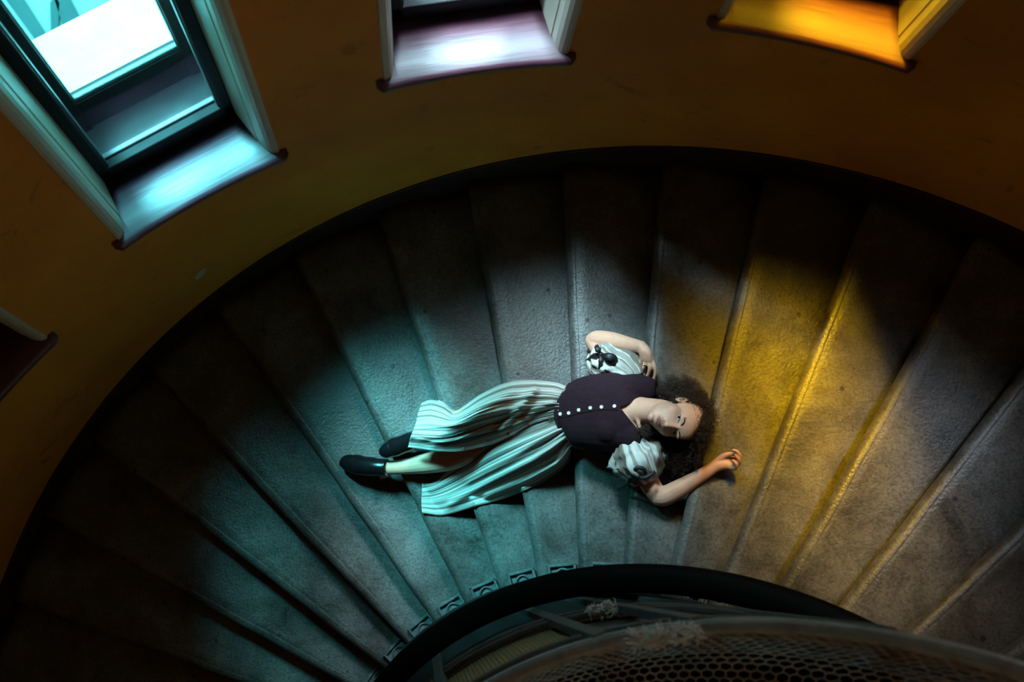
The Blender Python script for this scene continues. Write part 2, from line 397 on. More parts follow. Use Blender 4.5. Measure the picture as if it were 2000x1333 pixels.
# ================================================================== STAIRCASE
stair = empty('spiral_staircase', loc=(0, 0, ZB))
tag(stair, 'worn grey stone spiral staircase winding up along the ochre wall', 'staircase')
RI = 0.965
prof = [(-0.0385, 0.0), (-0.0360, -0.0012), (-0.0335, -0.0001), (-0.031, -0.0004), (-0.024, -0.0018), (-0.016, -0.0054), (-0.009, -0.0110), (-0.0036, -0.0185), (-0.0008, -0.026), (0.0, -0.033), (-0.003, -0.042), (-0.010, -0.049), (-0.022, -0.053), (-0.030, -0.058), (-0.031, -0.135), (-0.031, -0.34)]
def step_mesh(seed):
    secs = []; nr = 30; rng = random.Random(seed)
    ph = rng.uniform(0, 50)
    for i in range(nr + 1):
        r = RI + (R - 0.004 - RI) * i / nr
        wob = (noise.noise((r * 5, ph, 0)) * 0.0035)
        row = []
        ab = -(DTH + 0.045)
        for q in range(5):
            a = ab * (1 - q / 5.0)
            dip = -0.0025 * math.sin(PI * i / nr) * math.sin(PI * q / 5)
            row.append((r * math.cos(a), 0.018 + r * math.sin(a), dip))
        for dy, z in prof: row.append((r, 0.018 + dy + wob, z))
        row.append((r * math.cos(ab), 0.018 + r * math.sin(ab), -0.34))
        secs.append(row)
    me = mesh_data('step', *sweep(secs), smooth=True)
    me.materials.append(STONE)
    return me
SM = [step_mesh(s) for s in range(4)]
for k in range(-16, 14):
    obj('step', SM[k % 4], STONE, stair, Matrix.Translation((0, 0, k * RISE - ZB)) @ Matrix.Rotation(ang(k), 4, 'Z'))

# ------------------------------------------------------------------ balustrade
bal = empty('balustrade', loc=(0, 0, ZB)); inv = Matrix.Translation((0, 0, -ZB))
tag(bal, 'black curving handrail on cast-iron balusters along the inner edge of the stairs', 'balustrade')
rp = []
for (r, o) in [(1.054, 0.955), (1.057, 0.966), (1.054, 0.975), (1.048, 0.979), (1.046, 0.985), (1.038, 0.992), (1.015, 0.998), (0.99, 0.996), (0.972, 0.988), (0.966, 0.975), (0.968, 0.955), (0.985, 0.94), (1.035, 0.94)]:
    rp.append((r, o - 0.02))
mk('handrail', *helix_strip(rp, -10, 9, 5), RAILM, bal, smooth=True, matrix=inv)
mk('lower_rail', *helix_strip([(1.03, 0.13), (1.03, 0.16), (1.005, 0.16), (1.005, 0.13)], -10, 9, 5), IRON, bal, matrix=inv)
mk('stringer', *helix_strip([(0.985, -0.42), (0.985, 0.02), (0.955, 0.02), (0.955, -0.42)], -14, 12, 5), IRON, bal, matrix=inv)
# scroll plate: square plate with concentric half rings
def boss_mesh():
    parts = [bbox(-0.058, 0.058, -0.05, 0.05, 0.0, 0.006, 0.002)]
    for x0, x1, y0, y1 in ((-0.058, 0.058, 0.038, 0.05), (-0.058, -0.047, -0.05, 0.05), (0.047, 0.058, -0.05, 0.05)): parts.append(bbox(x0, x1, y0, y1, 0.004, 0.022, 0.003))
    for rr in (0.041, 0.029, 0.017):
        pts = [(rr * math.cos(a), -0.042 + rr * 1.75 * math.sin(a), 0.011) for a in np.linspace(0, PI, 17)]
        parts.append(tube(pts, 0.0050, 6))
    return join(*parts)
bv, bf = boss_mesh(); BM = mesh_data('baluster_base', bv, bf, True); BM.materials.append(BOSS)
bp_ = [(0.016, 0.0), (0.02, 0.02), (0.011, 0.06), (0.009, 0.2), (0.014, 0.30), (0.02, 0.36), (0.013, 0.42), (0.009, 0.5), (0.009, 0.8), (0.015, 0.88), (0.012, 0.935)]
secs = [[(r * math.cos(2 * PI * j / 10), r * math.sin(2 * PI * j / 10), z) for j in range(10)] for r, z in bp_]
BLM = mesh_data('baluster', *sweep(secs), smooth=True); BLM.materials.append(IRON)
for k in range(-10, 9):
    kk = k + 0.52
    a = ang(kk); mtx = Matrix.Translation((1.018 * math.cos(a), 1.018 * math.sin(a), k * RISE - ZB)) @ Matrix.Rotation(a - PI / 2, 4, 'Z')
    obj('baluster_base', BM, BOSS, bal, mtx)
    obj('baluster', BLM, IRON, bal, mtx @ Matrix.Translation((0, -0.012, 0.012 + 0.02)))

# ------------------------------------------------------------------ lift cage in the well
cage = empty('lift_cage', loc=(0, 0, ZB)); 
tag(cage, 'dusty wire-mesh lift cage rising in the stairwell inside the handrail', 'lift cage')
RC = 0.940
def band(name, r0, r1, o0, o1, mat, k0=-12, k1=12, b=0.004):
    return mk(name, *helix_strip([(r1, o0), (r1, o1 - b), (r1 - b, o1), (r0 + b, o1), (r0, o1 - b), (r0, o0)], k0, k1, 6), mat, cage, smooth=False, matrix=inv)
band('dark_sheet', RC - 0.02, RC - 0.008, -0.42, 1.34, RAILM)  # solid black sheet stands in for the unlit gap inside the handrail
band('bottom_rail', RC - 0.025, RC + 0.008, 1.33, 1.372, GREYIRON)
band('middle_rail', RC - 0.015, RC + 0.004, 1.43, 1.452, GREYIRON)
band('upper_rail', RC - 0.02, RC + 0.004, 2.13, 2.16, GREYIRON)
band('rim', RC - 0.024, RC + 0.006, 2.295, 2.335, RIMM, b=0.008)
mk('backing_sheet', *helix_strip([(RC - 0.028, 1.45), (RC - 0.028, 2.14), (RC - 0.034, 2.14), (RC - 0.034, 1.45)], -12, -0.95, 6), RUST, cage, matrix=inv)
mk('backing_sheet', *helix_strip([(RC - 0.028, 1.45), (RC - 0.028, 2.14), (RC - 0.034, 2.14), (RC - 0.034, 1.45)], -0.9, 12, 6), IRON, cage, matrix=inv)
# ribs of the rusty corrugated panel
sv = sweep([[(0.0045 * math.cos(2 * PI * j / 6), 0.0045 * math.sin(2 * PI * j / 6) * 1.6, z) for j in range(6)] for z in (1.45, 2.14)])
RIB = mesh_data('slat', *sv, smooth=True); RIB.materials.append(RUST)
k = -5.6
while k < -1.0:
    a = ang(k); obj('slat', RIB, RUST, cage, Matrix.Translation(((RC - 0.024) * math.cos(a), (RC - 0.024) * math.sin(a), k * RISE - ZB)) @ Matrix.Rotation(a, 4, 'Z'))
    k += 0.0125 / RC / DTH
pv = bbox(-0.012, 0.012, -0.016, 0.016, -0.42, 2.31, 0.003)
PM = mesh_data('post', *pv); PM.materials.append(GREYIRON)
for k in (-6.2, -3.55, -0.92, 0.35, 2.4, 5.0, 7.6):
    a = ang(k); obj('post', PM, GREYIRON, cage, Matrix.Translation((RC * math.cos(a), RC * math.sin(a), k * RISE - ZB)) @ Matrix.Rotation(a, 4, 'Z'))
# hexagonal wire mesh hanging inside the rim
mp_ = [(0.914, 2.315), (0.903, 2.27), (0.886, 2.23), (0.870, 2.19), (0.845, 2.16), (0.80, 2.14), (0.74, 2.13), (0.66, 2.125), (0.58, 2.12), (0.50, 2.12), (0.42, 2.12), (0.3, 2.12)]
cl = [0.0]
for a_, b_ in zip(mp_, mp_[1:]): cl.append(cl[-1] + math.hypot(b_[0] - a_[0], b_[1] - a_[1]))
def mesh_pt(kk, s):
    r = np.interp(s, cl, [q[0] for q in mp_]); o = np.interp(s, cl, [q[1] for q in mp_]); return hpt(r, kk, o)
cell = 0.021; hexe = set(); ang_w = cell / 0.85 / DTH
rows = int(cl[-1] / (cell * 0.866)); ncol = int(12.0 / ang_w)
parts = []
def hv(i, j): # brick-lattice honeycomb vertex
    s = j * cell * 0.866 * 0.5 * 1.15; return s
V, F = [], []
def wire(p, q, r=0.0019):
    d = (q - p); L = d.length
    if L < 1e-5: return
    d /= L; x = d.orthogonal().normalized(); y = d.cross(x); b = len(V)
    for c in (p, q):
        for m_ in range(3): V.append(c + (x * math.cos(2.094 * m_) + y * math.sin(2.094 * m_)) * r)
    for m_ in range(3): F.append((b + m_, b + (m_ + 1) % 3, b + 3 + (m_ + 1) % 3, b + 3 + m_))
H = cell / math.sqrt(3)   # hex side
nrow = int(cl[-1] / (1.5 * H))
for j in range(nrow):
    for i in range(int(12.5 / ang_w)):
        kk = -5.0 + (i + 0.5 * (j % 2)) * ang_w; s0 = j * 1.5 * H + H
        def P(dx, ds):
            jit = 0.002 * noise.noise(((kk + dx) * 9, (s0 + ds) * 60, 3.0))
            return mesh_pt(kk + dx * ang_w, max(0, s0 + ds)) + Vector((jit, jit, 0))
        top = P(0, -H); ul = P(-0.5, -H / 2); ll = P(-0.5, H / 2); ur = P(0.5, -H / 2)
        wire(top, ul); wire(top, ur); wire(ul, ll)
o = mk('wire_mesh', V, F, MESHM, cage, matrix=inv); o['kind'] = 'stuff'

# lint caught on the cage
def tuft(k0, k1, r, off, n, seed):
    rng_ = random.Random(seed); V, F = [], []
    for i in range(n):
        k = k0 + (k1 - k0) * rng_.random(); p = hpt(r + rng_.uniform(-0.012, 0.012), k, off + rng_.uniform(0, 0.018)); pts = [p]
        d = Vector((rng_.uniform(-1, 1), rng_.uniform(-1, 1), rng_.uniform(-0.4, 0.8)))
        for q in range(5):
            d = (d + Vector((rng_.uniform(-1, 1), rng_.uniform(-1, 1), rng_.uniform(-1, 0.9))) * 0.9).normalized(); pts.append(pts[-1] + d * 0.005)
        v_, f_ = tube(pts, [0.0011, 0.0016, 0.0017, 0.0016, 0.0013, 0.0007], 4); b = len(V); V += v_; F += [tuple(x + b for x in y) for y in f_]
    o = mk('dust_tuft', V, F, DUST); tag(o, None, None, 'dust tufts on the lift cage', 'stuff'); return o
tag(tuft(-0.55, 0.28, 0.925, 2.338, 320, 3), 'clump of pale grey lint on the lift cage rim', 'dust')
tag(tuft(-0.25, 0.22, 0.945, 1.46, 140, 5), 'small clump of grey lint on the cage rail beside the handrail', 'dust')

# ================================================================== PERSON
PX = 1.0 / 478.0          # metres per pixel at the depth of the figure
def project(P):
    q = (np.array(P) - CAM_C) @ CAM_M
    return 1000 + FPX * q[0] / q[2], 666.5 + FPX * q[1] / q[2]
def ground(x, y):
    k = kof((x, y)) + 0.018 / (math.hypot(x, y) * DTH); return math.floor(k) * RISE
SLOPE_N = Vector((-0.42, 0.05, 0.90)).normalized()
def uvs(c, rad, axes=None, nu=14, nv=20):
    c = Vector(c); A = axes if axes is not None else Matrix.Identity(3)
    V = [c + A @ Vector((0, 0, rad[2]))]; F = []
    for i in range(1, nu):
        t = PI * i / nu
        for j in range(nv):
            p = 2 * PI * j / nv
            V.append(c + A @ Vector((rad[0] * math.sin(t) * math.cos(p), rad[1] * math.sin(t) * math.sin(p), rad[2] * math.cos(t))))
    V.append(c + A @ Vector((0, 0, -rad[2]))); n = len(V)
    for j in range(nv): F.append((0, 1 + j, 1 + (j + 1) % nv)); F.append((n - 1, n - 1 - nv + (j + 1) % nv, n - 1 - nv + j))
    for i in range(nu - 2):
        for j in range(nv):
            a = 1 + i * nv + j; b = 1 + i * nv + (j + 1) % nv; F.append((a, a + nv, b + nv, b))
    return V, F
def catmull(pts, n):
    P = [np.array(p, float) for p in pts]; P = [2 * P[0] - P[1]] + P + [2 * P[-1] - P[-2]]; out = []
    m = len(pts) - 1
    for i in range(n):
        t = i / (n - 1) * m; s = min(int(t), m - 1); u = t - s; a, b, c, d = P[s:s + 4]
        out.append(0.5 * ((2 * b) + (c - a) * u + (2 * a - 5 * b + 4 * c - d) * u * u + (3 * b - a - 3 * c + d) * u ** 3))
    return out
def limb(ctrl, n=20, sides=16, flat=1.0, ref=None):
    """ctrl: (u, v, off, radius); smooth tapered closed tube with rounded ends"""
    c = catmull([tuple(at(u, v, o)) + (r,) for u, v, o, r in ctrl], n)
    pts = [Vector(p[:3]) for p in c]; rad = [max(p[3], 0.001) for p in c]
    d0 = (pts[0] - pts[1]).normalized(); d1 = (pts[-1] - pts[-2]).normalized(); r0, r1 = rad[0], rad[-1]
    head = [(pts[0] + d0 * r0 * math.sin(a), r0 * math.cos(a)) for a in (1.45, 1.1, 0.7, 0.35)]
    tail = [(pts[-1] + d1 * r1 * math.sin(a), r1 * math.cos(a)) for a in (0.35, 0.7, 1.1, 1.45)]
    allp = [h[0] for h in head] + pts + [h[0] for h in tail]; allr = [h[1] for h in head] + rad + [h[1] for h in tail]
    return tube(allp, allr, sides, flat=flat, up=ref)
def remesh(name, parts, voxel, it=3, fac=0.5):
    V, F = join(*parts); me = mesh_data(name + '_src', V, F)
    o = bpy.data.objects.new(name + '_src', me); COL.objects.link(o)
    md = o.modifiers.new('r', 'REMESH'); md.mode = 'VOXEL'; md.voxel_size = voxel; md.use_smooth_shade = True
    if it:
        ms = o.modifiers.new('s', 'SMOOTH'); ms.factor = fac; ms.iterations = it
    dg = bpy.context.evaluated_depsgraph_get(); dg.update()
    out = bpy.data.meshes.new_from_object(o.evaluated_get(dg)); out.name = name
    bpy.data.objects.remove(o); bpy.data.meshes.remove(me)
    return out
def torso(grow, extra):
    """loft from hips to shoulders; ctrl: (u, v, off of centre, half width, half depth)"""
    ctrl = [(1062, 812, 0.065, 0.100, 0.056), (1085, 812, 0.074, 0.098, 0.060), (1106, 812, 0.096, 0.102, 0.072), (1130, 809, 0.118, 0.122, 0.086), (1160, 806, 0.122, 0.136, 0.095),
            (1190, 805, 0.122, 0.142, 0.096), (1215, 803, 0.118, 0.138, 0.086), (1236, 802, 0.108, 0.118, 0.064), (1250, 802, 0.100, 0.080, 0.050)]
    c = catmull([tuple(at(u, v, o)) + (w_, d_) for u, v, o, w_, d_ in ctrl], 34)
    secs = []
    for i, q in enumerate(c):
        p = Vector(q[:3]); a = Vector(c[max(i - 1, 0)][:3]); b = Vector(c[min(i + 1, 33)][:3]); t = (b - a).normalized()
        n = (SLOPE_N - t * SLOPE_N.dot(t)).normalized(); w_ = n.cross(t)
        row = []
        for j in range(32):
            an = 2 * PI * j / 32; cx, sx = math.cos(an), math.sin(an); e = 2.35
            rr = (abs(cx) ** e + abs(sx) ** e) ** (-1 / e)
            row.append(p + w_ * cx * rr * (q[3] + grow) + n * sx * rr * (q[4] + grow))
        secs.append(row)
    return [sweep(secs)] + extra

# ---- head frame
HC = at(1325, 819, 0.150)
to_cam = (Vector(CAM_C) - HC).normalized()
im_r = Vector(CAM_M[:, 0]); im_d = Vector(CAM_M[:, 1])
ax = (im_r * math.cos(math.radians(18)) + im_d * math.sin(math.radians(18))); ax = (ax - to_cam * ax.dot(to_cam)).normalized()
dn = to_cam.cross(ax); dn = dn if dn.dot(im_d) > 0 else -dn
YAW = math.radians(21)
hf = (to_cam * math.cos(YAW) + dn * math.sin(YAW)).normalized(); hu = ax; hl = hu.cross(hf).normalized()
if hl.dot(im_d) < 0: hl = -hl
HA = Matrix((hl, hf, hu)).transposed()       # columns: left, front, up
def H(l, f, u): return HC + HA @ Vector((l, f, u))
def hel(c, r, **k): return uvs(H(*c), r, HA, **k)
head_parts = [
    hel((0, -0.014, 0.030), (0.073, 0.092, 0.083), nu=20, nv=28),
    hel((0, 0.026, -0.030), (0.061, 0.062, 0.082), nu=20, nv=28),
    hel((0, 0.040, -0.078), (0.042, 0.040, 0.034)),
    hel((0, 0.072, -0.098), (0.019, 0.017, 0.015)),
    hel((0.034, 0.044, -0.030), (0.031, 0.030, 0.036)), hel((-0.034, 0.044, -0.030), (0.031, 0.030, 0.036)),
    hel((0, 0.070, 0.040), (0.045, 0.022, 0.034)),
    hel((0.028, 0.078, 0.021), (0.024, 0.011, 0.009)), hel((-0.028, 0.078, 0.021), (0.024, 0.011, 0.009)),
    tube([H(0, 0.080, 0.020), H(0, 0.083, 0.0), H(0, 0.091, -0.020), H(0, 0.099, -0.036), H(0, 0.097, -0.043)], [0.009, 0.0085, 0.0095, 0.0105, 0.008], 12),
    hel((0.0115, 0.089, -0.041), (0.0075, 0.0095, 0.0068)), hel((-0.0115, 0.089, -0.041), (0.0075, 0.0095, 0.0068)),
    hel((0, 0.083, -0.066), (0.025, 0.010, 0.014)),
    hel((0.071, -0.008, -0.006), (0.008, 0.017, 0.031)), hel((-0.071, -0.008, -0.006), (0.008, 0.017, 0.031)),
    hel((-0.076, -0.018, 0.000), (0.008, 0.008, 0.026)), hel((0.076, -0.018, 0.000), (0.008, 0.008, 0.026)),
]
nb = at(1238, 803, 0.13)
neck = tube([H(0, -0.012, -0.035), H(0, -0.012, -0.075), (H(0, -0.015, -0.10) + nb) / 2, nb], [0.052, 0.049, 0.050, 0.062], 20)
sho = [limb([(1246, 792, 0.12, 0.040), (1238, 764, 0.098, 0.042), (1230, 748, 0.088, 0.046)], 8), limb([(1248, 815, 0.12, 0.040), (1240, 842, 0.10, 0.044), (1232, 860, 0.09, 0.046)], 8)]
collar = [limb([(1240, 800, 0.185, 0.008), (1244, 784, 0.170, 0.008)], 6, 8), limb([(1240, 808, 0.185, 0.008), (1250, 836, 0.168, 0.008)], 6, 8)]
# ---- arms and hands; every finger its own chain
r_arm = [limb([(1232, 748, 0.095, 0.046), (1200, 712, 0.075, 0.043), (1170, 680, 0.050, 0.039), (1160, 667, 0.040, 0.036)], 16),
         limb([(1159, 666, 0.040, 0.035), (1168, 664, 0.050, 0.0385), (1195, 667, 0.080, 0.038), (1228, 673, 0.115, 0.030), (1252, 678, 0.140, 0.0245)], 18)]
def finger(chain, r0, r1): 
    n = len(chain); return limb([(u, v, o, r0 + (r1 - r0) * i / (n - 1)) for i, (u, v, o) in enumerate(chain)], 14, 10)
def palm(ctrl): # (u, v, off, radius, flat)
    return [limb([q[:4] for q in ctrl], 12, 16, flat=0.62)]
r_hand = [limb([(1253, 679, 0.140, 0.0235), (1257, 688, 0.140, 0.021), (1257, 700, 0.128, 0.015)], 8, 14), limb([(1257, 681, 0.140, 0.021), (1264, 690, 0.140, 0.019), (1268, 703, 0.126, 0.015)], 8, 14),
          limb([(1258, 684, 0.138, 0.016), (1262, 697, 0.134, 0.017), (1263, 705, 0.124, 0.013)], 8, 14),
          finger([(1254, 698, 0.126), (1250, 709, 0.118), (1246, 718, 0.098), (1245, 724, 0.078)], 0.0088, 0.0062),
          finger([(1260, 701, 0.126), (1259, 713, 0.122), (1254, 723, 0.105), (1249, 732, 0.085)], 0.0092, 0.0066),
          finger([(1267, 703, 0.124), (1269, 717, 0.121), (1267, 729, 0.102), (1261, 740, 0.082)], 0.0094, 0.0068),
          finger([(1272, 701, 0.120), (1278, 715, 0.115), (1280, 729, 0.098), (1276, 743, 0.078)], 0.0090, 0.0065),
          finger([(1263, 688, 0.118), (1272, 697, 0.095), (1276, 708, 0.075), (1273, 718, 0.062)], 0.0105, 0.0075)]
l_arm = [limb([(1232, 860, 0.09, 0.046), (1248, 905, 0.060, 0.043), (1272, 950, 0.022, 0.040), (1286, 970, 0.005, 0.037)], 16),
         limb([(1287, 970, 0.005, 0.0375), (1300, 969, 0.005, 0.0395), (1325, 956, 0.006, 0.036), (1362, 934, 0.006, 0.028), (1391, 916, 0.004, 0.0235)], 18)]
l_hand = [limb([(1390, 916, 0.004, 0.023), (1404, 909, 0.004, 0.024), (1420, 908, 0.003, 0.020), (1428, 912, 0.002, 0.015)], 12, 16),
          limb([(1396, 911, 0.004, 0.021), (1412, 900, 0.004, 0.021), (1430, 899, 0.003, 0.014)], 12, 16),
          limb([(1400, 903, 0.010, 0.015), (1412, 893, 0.022, 0.0130), (1424, 888, 0.034, 0.0100), (1433, 888, 0.042, 0.0075)], 14, 12),
          finger([(1430, 897, 0.006), (1442, 893, 0.022), (1441, 886, 0.052), (1433, 880, 0.068)], 0.0090, 0.0064),
          finger([(1432, 903, 0.004), (1445, 899, 0.022), (1445, 890, 0.052), (1439, 882, 0.070)], 0.0092, 0.0066),
          finger([(1431, 909, 0.003), (1443, 907, 0.020), (1443, 898, 0.046), (1437, 890, 0.058)], 0.0088, 0.0063),
          finger([(1427, 915, 0.001), (1437, 915, 0.016), (1438, 907, 0.036), (1432, 900, 0.045)], 0.0080, 0.0058)]
# ---- legs
legs = [limb([(1078, 796, 0.075, 0.066), (1010, 803, 0.095, 0.060), (950, 812, 0.125, 0.054), (925, 816, 0.135, 0.050)], 18), limb([(927, 816, 0.135, 0.050), (885, 830, 0.130, 0.050), (845, 848, 0.105, 0.038), (815, 859, 0.09, 0.033)], 16),
        limb([(1078, 842, 0.070, 0.066), (1010, 858, 0.062, 0.060), (950, 873, 0.066, 0.052), (925, 881, 0.070, 0.049)], 18), limb([(927, 881, 0.070, 0.048), (880, 896, 0.075, 0.050), (835, 905, 0.060, 0.044), (790, 912, 0.045, 0.033), (755, 914, 0.035, 0.030)], 18)]
bust = [uvs(at(1186, 776, 0.175), (0.056, 0.056, 0.05)), uvs(at(1188, 836, 0.175), (0.056, 0.056, 0.05))]
body_me = remesh('person', torso(0.0, bust) + head_parts + [neck] + sho + collar + r_arm + r_hand + l_arm + l_hand + legs, 0.0030, 4)
# eye sockets pressed into the face
co = np.empty(len(body_me.vertices) * 3); body_me.vertices.foreach_get('co', co); co = co.reshape(-1, 3)
loc_ = (co - np.array(HC)) @ np.array(HA)
ed = np.empty(len(body_me.edges) * 2, dtype=np.int64); body_me.edges.foreach_get('vertices', ed); ed = ed.reshape(-1, 2)
deg = np.bincount(ed.ravel(), minlength=len(co)).astype(float)[:, None]
inh = (np.linalg.norm(loc_ - np.array([0, 0.0, -0.02]), axis=1) < 0.16)
fine = np.exp(-((loc_[:, 0]) / 0.018) ** 2 - ((loc_[:, 2] + 0.035) / 0.022) ** 2) * (loc_[:, 1] > 0.075) + (np.abs(loc_[:, 0]) > 0.066) * 0.7
wgt = (inh * (1 - 0.75 * np.clip(fine, 0, 1)) * 0.6)[:, None]
for _ in range(14):
    acc = np.zeros_like(co); np.add.at(acc, ed[:, 0], co[ed[:, 1]]); np.add.at(acc, ed[:, 1], co[ed[:, 0]])
    co = co + (acc / deg - co) * wgt
loc_ = (co - np.array(HC)) @ np.array(HA)
def press(l, f, u, sl, su, depth):
    global co
    g_ = np.exp(-((loc_[:, 0] - l) / sl) ** 2 - ((loc_[:, 2] - u) / su) ** 2) * (loc_[:, 1] > f - 0.03) * (np.abs(loc_[:, 0]) < 0.08) * (np.abs(loc_[:, 2]) < 0.14)
    co = co - np.outer(g_ * depth, np.array(hf))
for s in (-1, 1):
    press(s * 0.031, 0.07, -0.001, 0.016, 0.010, 0.008); press(s * 0.007, 0.09, -0.0465, 0.004, 0.003, 0.004)
press(0, 0.08, -0.0865, 0.020, 0.006, 0.003)
body_me.vertices.foreach_set('co', co.ravel()); body_me.update()
SKIN = simple('fair_skin', (0.70, 0.365, 0.25), 0.46, 0.06, 25, 0.06, 220, spec=0.4)
SKIN.node_tree.nodes['Principled BSDF'].inputs['Subsurface Weight'].default_value = 0.12
SKIN.node_tree.nodes['Principled BSDF'].inputs['Subsurface Radius'].default_value = (0.012, 0.005, 0.003)
person = obj('person', body_me, SKIN)
tag(person, 'person lying on the stone steps in a dark bodice and striped skirt, looking up', 'person')
def pp(name, vf, mat, parent=person, smooth=True, label=None):
    o = mk(name, vf[0], vf[1], mat, parent, smooth)
    if label: o['label'] = label
    return o
# ---- face details
EYEW = simple('eye_white', (0.42, 0.37, 0.34), 0.15, 0.02); IRIS = simple('brown_iris', (0.035, 0.016, 0.008), 0.08, 0.2, 200)
BROW = simple('dark_brow', (0.022, 0.012, 0.008), 0.8); LIPS = simple('rose_lips', (0.36, 0.145, 0.125), 0.45, 0.08, 60)
def surf_f(l, u):
    """front coordinate of the face surface at (left, up)"""
    d = (loc2[:, 0] - l) ** 2 + (loc2[:, 2] - u) ** 2 + (loc2[:, 1] < 0.03) * 1.0
    i = np.argsort(d)[:5]; return float(loc2[i, 1].max())
loc2 = (co - np.array(HC)) @ np.array(HA); _m = (np.abs(loc2[:, 0]) < 0.1) & (np.abs(loc2[:, 2]) < 0.15) & (loc2[:, 1] > 0); loc2 = loc2[_m]
for s in (-1, 1):
    cl_, cu_ = s * 0.031, -0.001
    # almond lens following the socket
    V, F = [], []; nn = 13
    V.append(H(cl_, surf_f(cl_, cu_) + 0.0030, cu_)); 
    for ring, rr in ((1, 0.5), (2, 1.0)):
        for j in range(24):
            a = 2 * PI * j / 24; x = math.cos(a); y = math.sin(a)
            hh = 0.0062 if y > 0 else 0.0046
            l_ = cl_ + 0.0145 * rr * x; u_ = cu_ + hh * rr * y * (1 - 0.55 * x * x)
            V.append(H(l_, surf_f(l_, u_) + (0.0030 if ring == 1 else 0.0005), u_))
    F = [(0, 1 + j, 1 + (j + 1) % 24) for j in range(24)] + [(1 + j, 25 + j, 25 + (j + 1) % 24, 1 + (j + 1) % 24) for j in range(24)]
    eye = pp('eye', (V, F), EYEW)
    ic = (cl_ - 0.002 , cu_ + 0.0008)
    f0 = surf_f(cl_, cu_) + 0.0042
    V = [H(ic[0], f0 + 0.0012, ic[1])] + [H(ic[0] + 0.0066 * math.cos(a), f0 - 0.0012, ic[1] + 0.0054 * math.sin(a)) for a in np.linspace(0, 2 * PI, 16, endpoint=False)]
    pp('iris', (V, [(0, 1 + j, 1 + (j + 1) % 16) for j in range(16)]), IRIS, eye)
    lash = [H(cl_ + 0.0160 * x, surf_f(cl_ + 0.0160 * x, cu_ + 0.0062 * (1 - x * x * 0.9)) + 0.0022, cu_ + 0.0062 * (1 - x * x * 0.95)) for x in np.linspace(-1, 1, 11)]
    pp('eyelash', tube(lash, [0.0006, 0.0009, 0.0011, 0.0012, 0.0012, 0.0012, 0.0012, 0.0012, 0.0011, 0.0009, 0.0005], 6), BROW, eye)
    br = [(s * (0.013 + 0.034 * x), 0.0165 + 0.0075 * math.sin(PI * min(1, x * 1.15) * 0.75)) for x in np.linspace(0, 1, 10)]
    pp('eyebrow', tube([H(l_, surf_f(l_, u_) + 0.0012, u_) for l_, u_ in br], [0.0020, 0.0026, 0.0027, 0.0026, 0.0025, 0.0023, 0.0021, 0.0018, 0.0014, 0.0008], 6, flat=1.0), BROW)
V, F = [], []
for name_, cu_, hh, bow in (('upper', -0.0655, 0.0038, 1), ('lower', -0.0725, 0.0046, -1)):
    pts = []; rad = []
    for x in np.linspace(-1, 1, 15):
        l_ = 0.0225 * x; u_ = cu_ + (bow * 0.0015 * math.cos(3 * x) if bow > 0 else 0.0012 * x * x * 2) - (0.0028 * x * x if bow > 0 else -0.002 * x * x)
        pts.append(H(l_, surf_f(l_, u_) - 0.0024, u_)); rad.append(hh * (1 - abs(x) ** 2.2) + 0.0007)
    v_, f_ = tube(pts, rad, 10, flat=1.0); b_ = len(V); V += v_; F += [tuple(i + b_ for i in q) for q in f_]
pp('lips', (V, F), LIPS)
NAVEL = simple('gold_ring', (0.85, 0.55, 0.18), 0.25, 0.05, metal=1.0)
rp0, rp1 = at(1259.3, 712, 0.122), at(1257, 716, 0.117)
rax = (rp1 - rp0).normalized(); rx = rax.orthogonal().normalized(); ry = rax.cross(rx)
pp('finger_ring', tube([rp0 + (rx * math.cos(a) + ry * math.sin(a)) * 0.0096 for a in np.linspace(0, 2 * PI, 18, endpoint=False)], 0.0019, 6, closed=True), NAVEL, label='gold ring on the raised hand')
nr = H(0.004, 0.099, -0.049)
pp('nose_ring', tube([nr + HA @ Vector((0.0045 * math.cos(a), 0, 0.0045 * math.sin(a))) for a in np.linspace(0, 2 * PI, 14, endpoint=False)], 0.0009, 6, closed=True), NAVEL)

# ---- bodice
VEST = simple('aubergine_linen', (0.024, 0.009, 0.015), 0.9, 0.2, 60, 0.5, 420, spec=0.2)
bod = remesh('bodice', torso(0.014, [uvs(at(1186, 776, 0.182), (0.062, 0.062, 0.055)), uvs(at(1188, 836, 0.182), (0.062, 0.062, 0.055)),
      limb([(1205, 765, 0.15, 0.06), (1240, 759, 0.130, 0.058), (1262, 760, 0.115, 0.050)], 8), limb([(1205, 845, 0.15, 0.06), (1240, 850, 0.125, 0.055), (1254, 852, 0.105, 0.045)], 8),
      limb([(1240, 790, 0.10, 0.060), (1252, 802, 0.10, 0.060), (1240, 820, 0.10, 0.060)], 8)]), 0.004, 6)
bm = bmesh.new(); bm.from_mesh(bod)
def plane_through(a, b):
    """plane through two pixels of the chest, standing along the body normal"""
    A = at(*a, 0.22); B = at(*b, 0.22); return A, (B - A).cross(SLOPE_N).normalized()
def bis(a, b, clear=None):
    A, n = plane_through(a, b); g_ = list(bm.verts) + list(bm.edges) + list(bm.faces)
    bmesh.ops.bisect_plane(bm, geom=g_, plane_co=A, plane_no=n)
    return A, n
mid = at(1255, 806, 0.22); apex = (1211, 796)
pl = [bis(apex, (1262, 771)), bis(apex, (1250, 852)), bis((1270, 740), (1272, 870)), bis((1116, 882), (1080, 800)), bis((1080, 800), (1110, 743))]
sg = [1 if (mid - A).dot(n) > 0 else -1 for A, n in pl[:2]]
body_c = at(1160, 805, 0.22); s2 = [1 if (body_c - A).dot(n) > 0 else -1 for A, n in pl]
kill = []
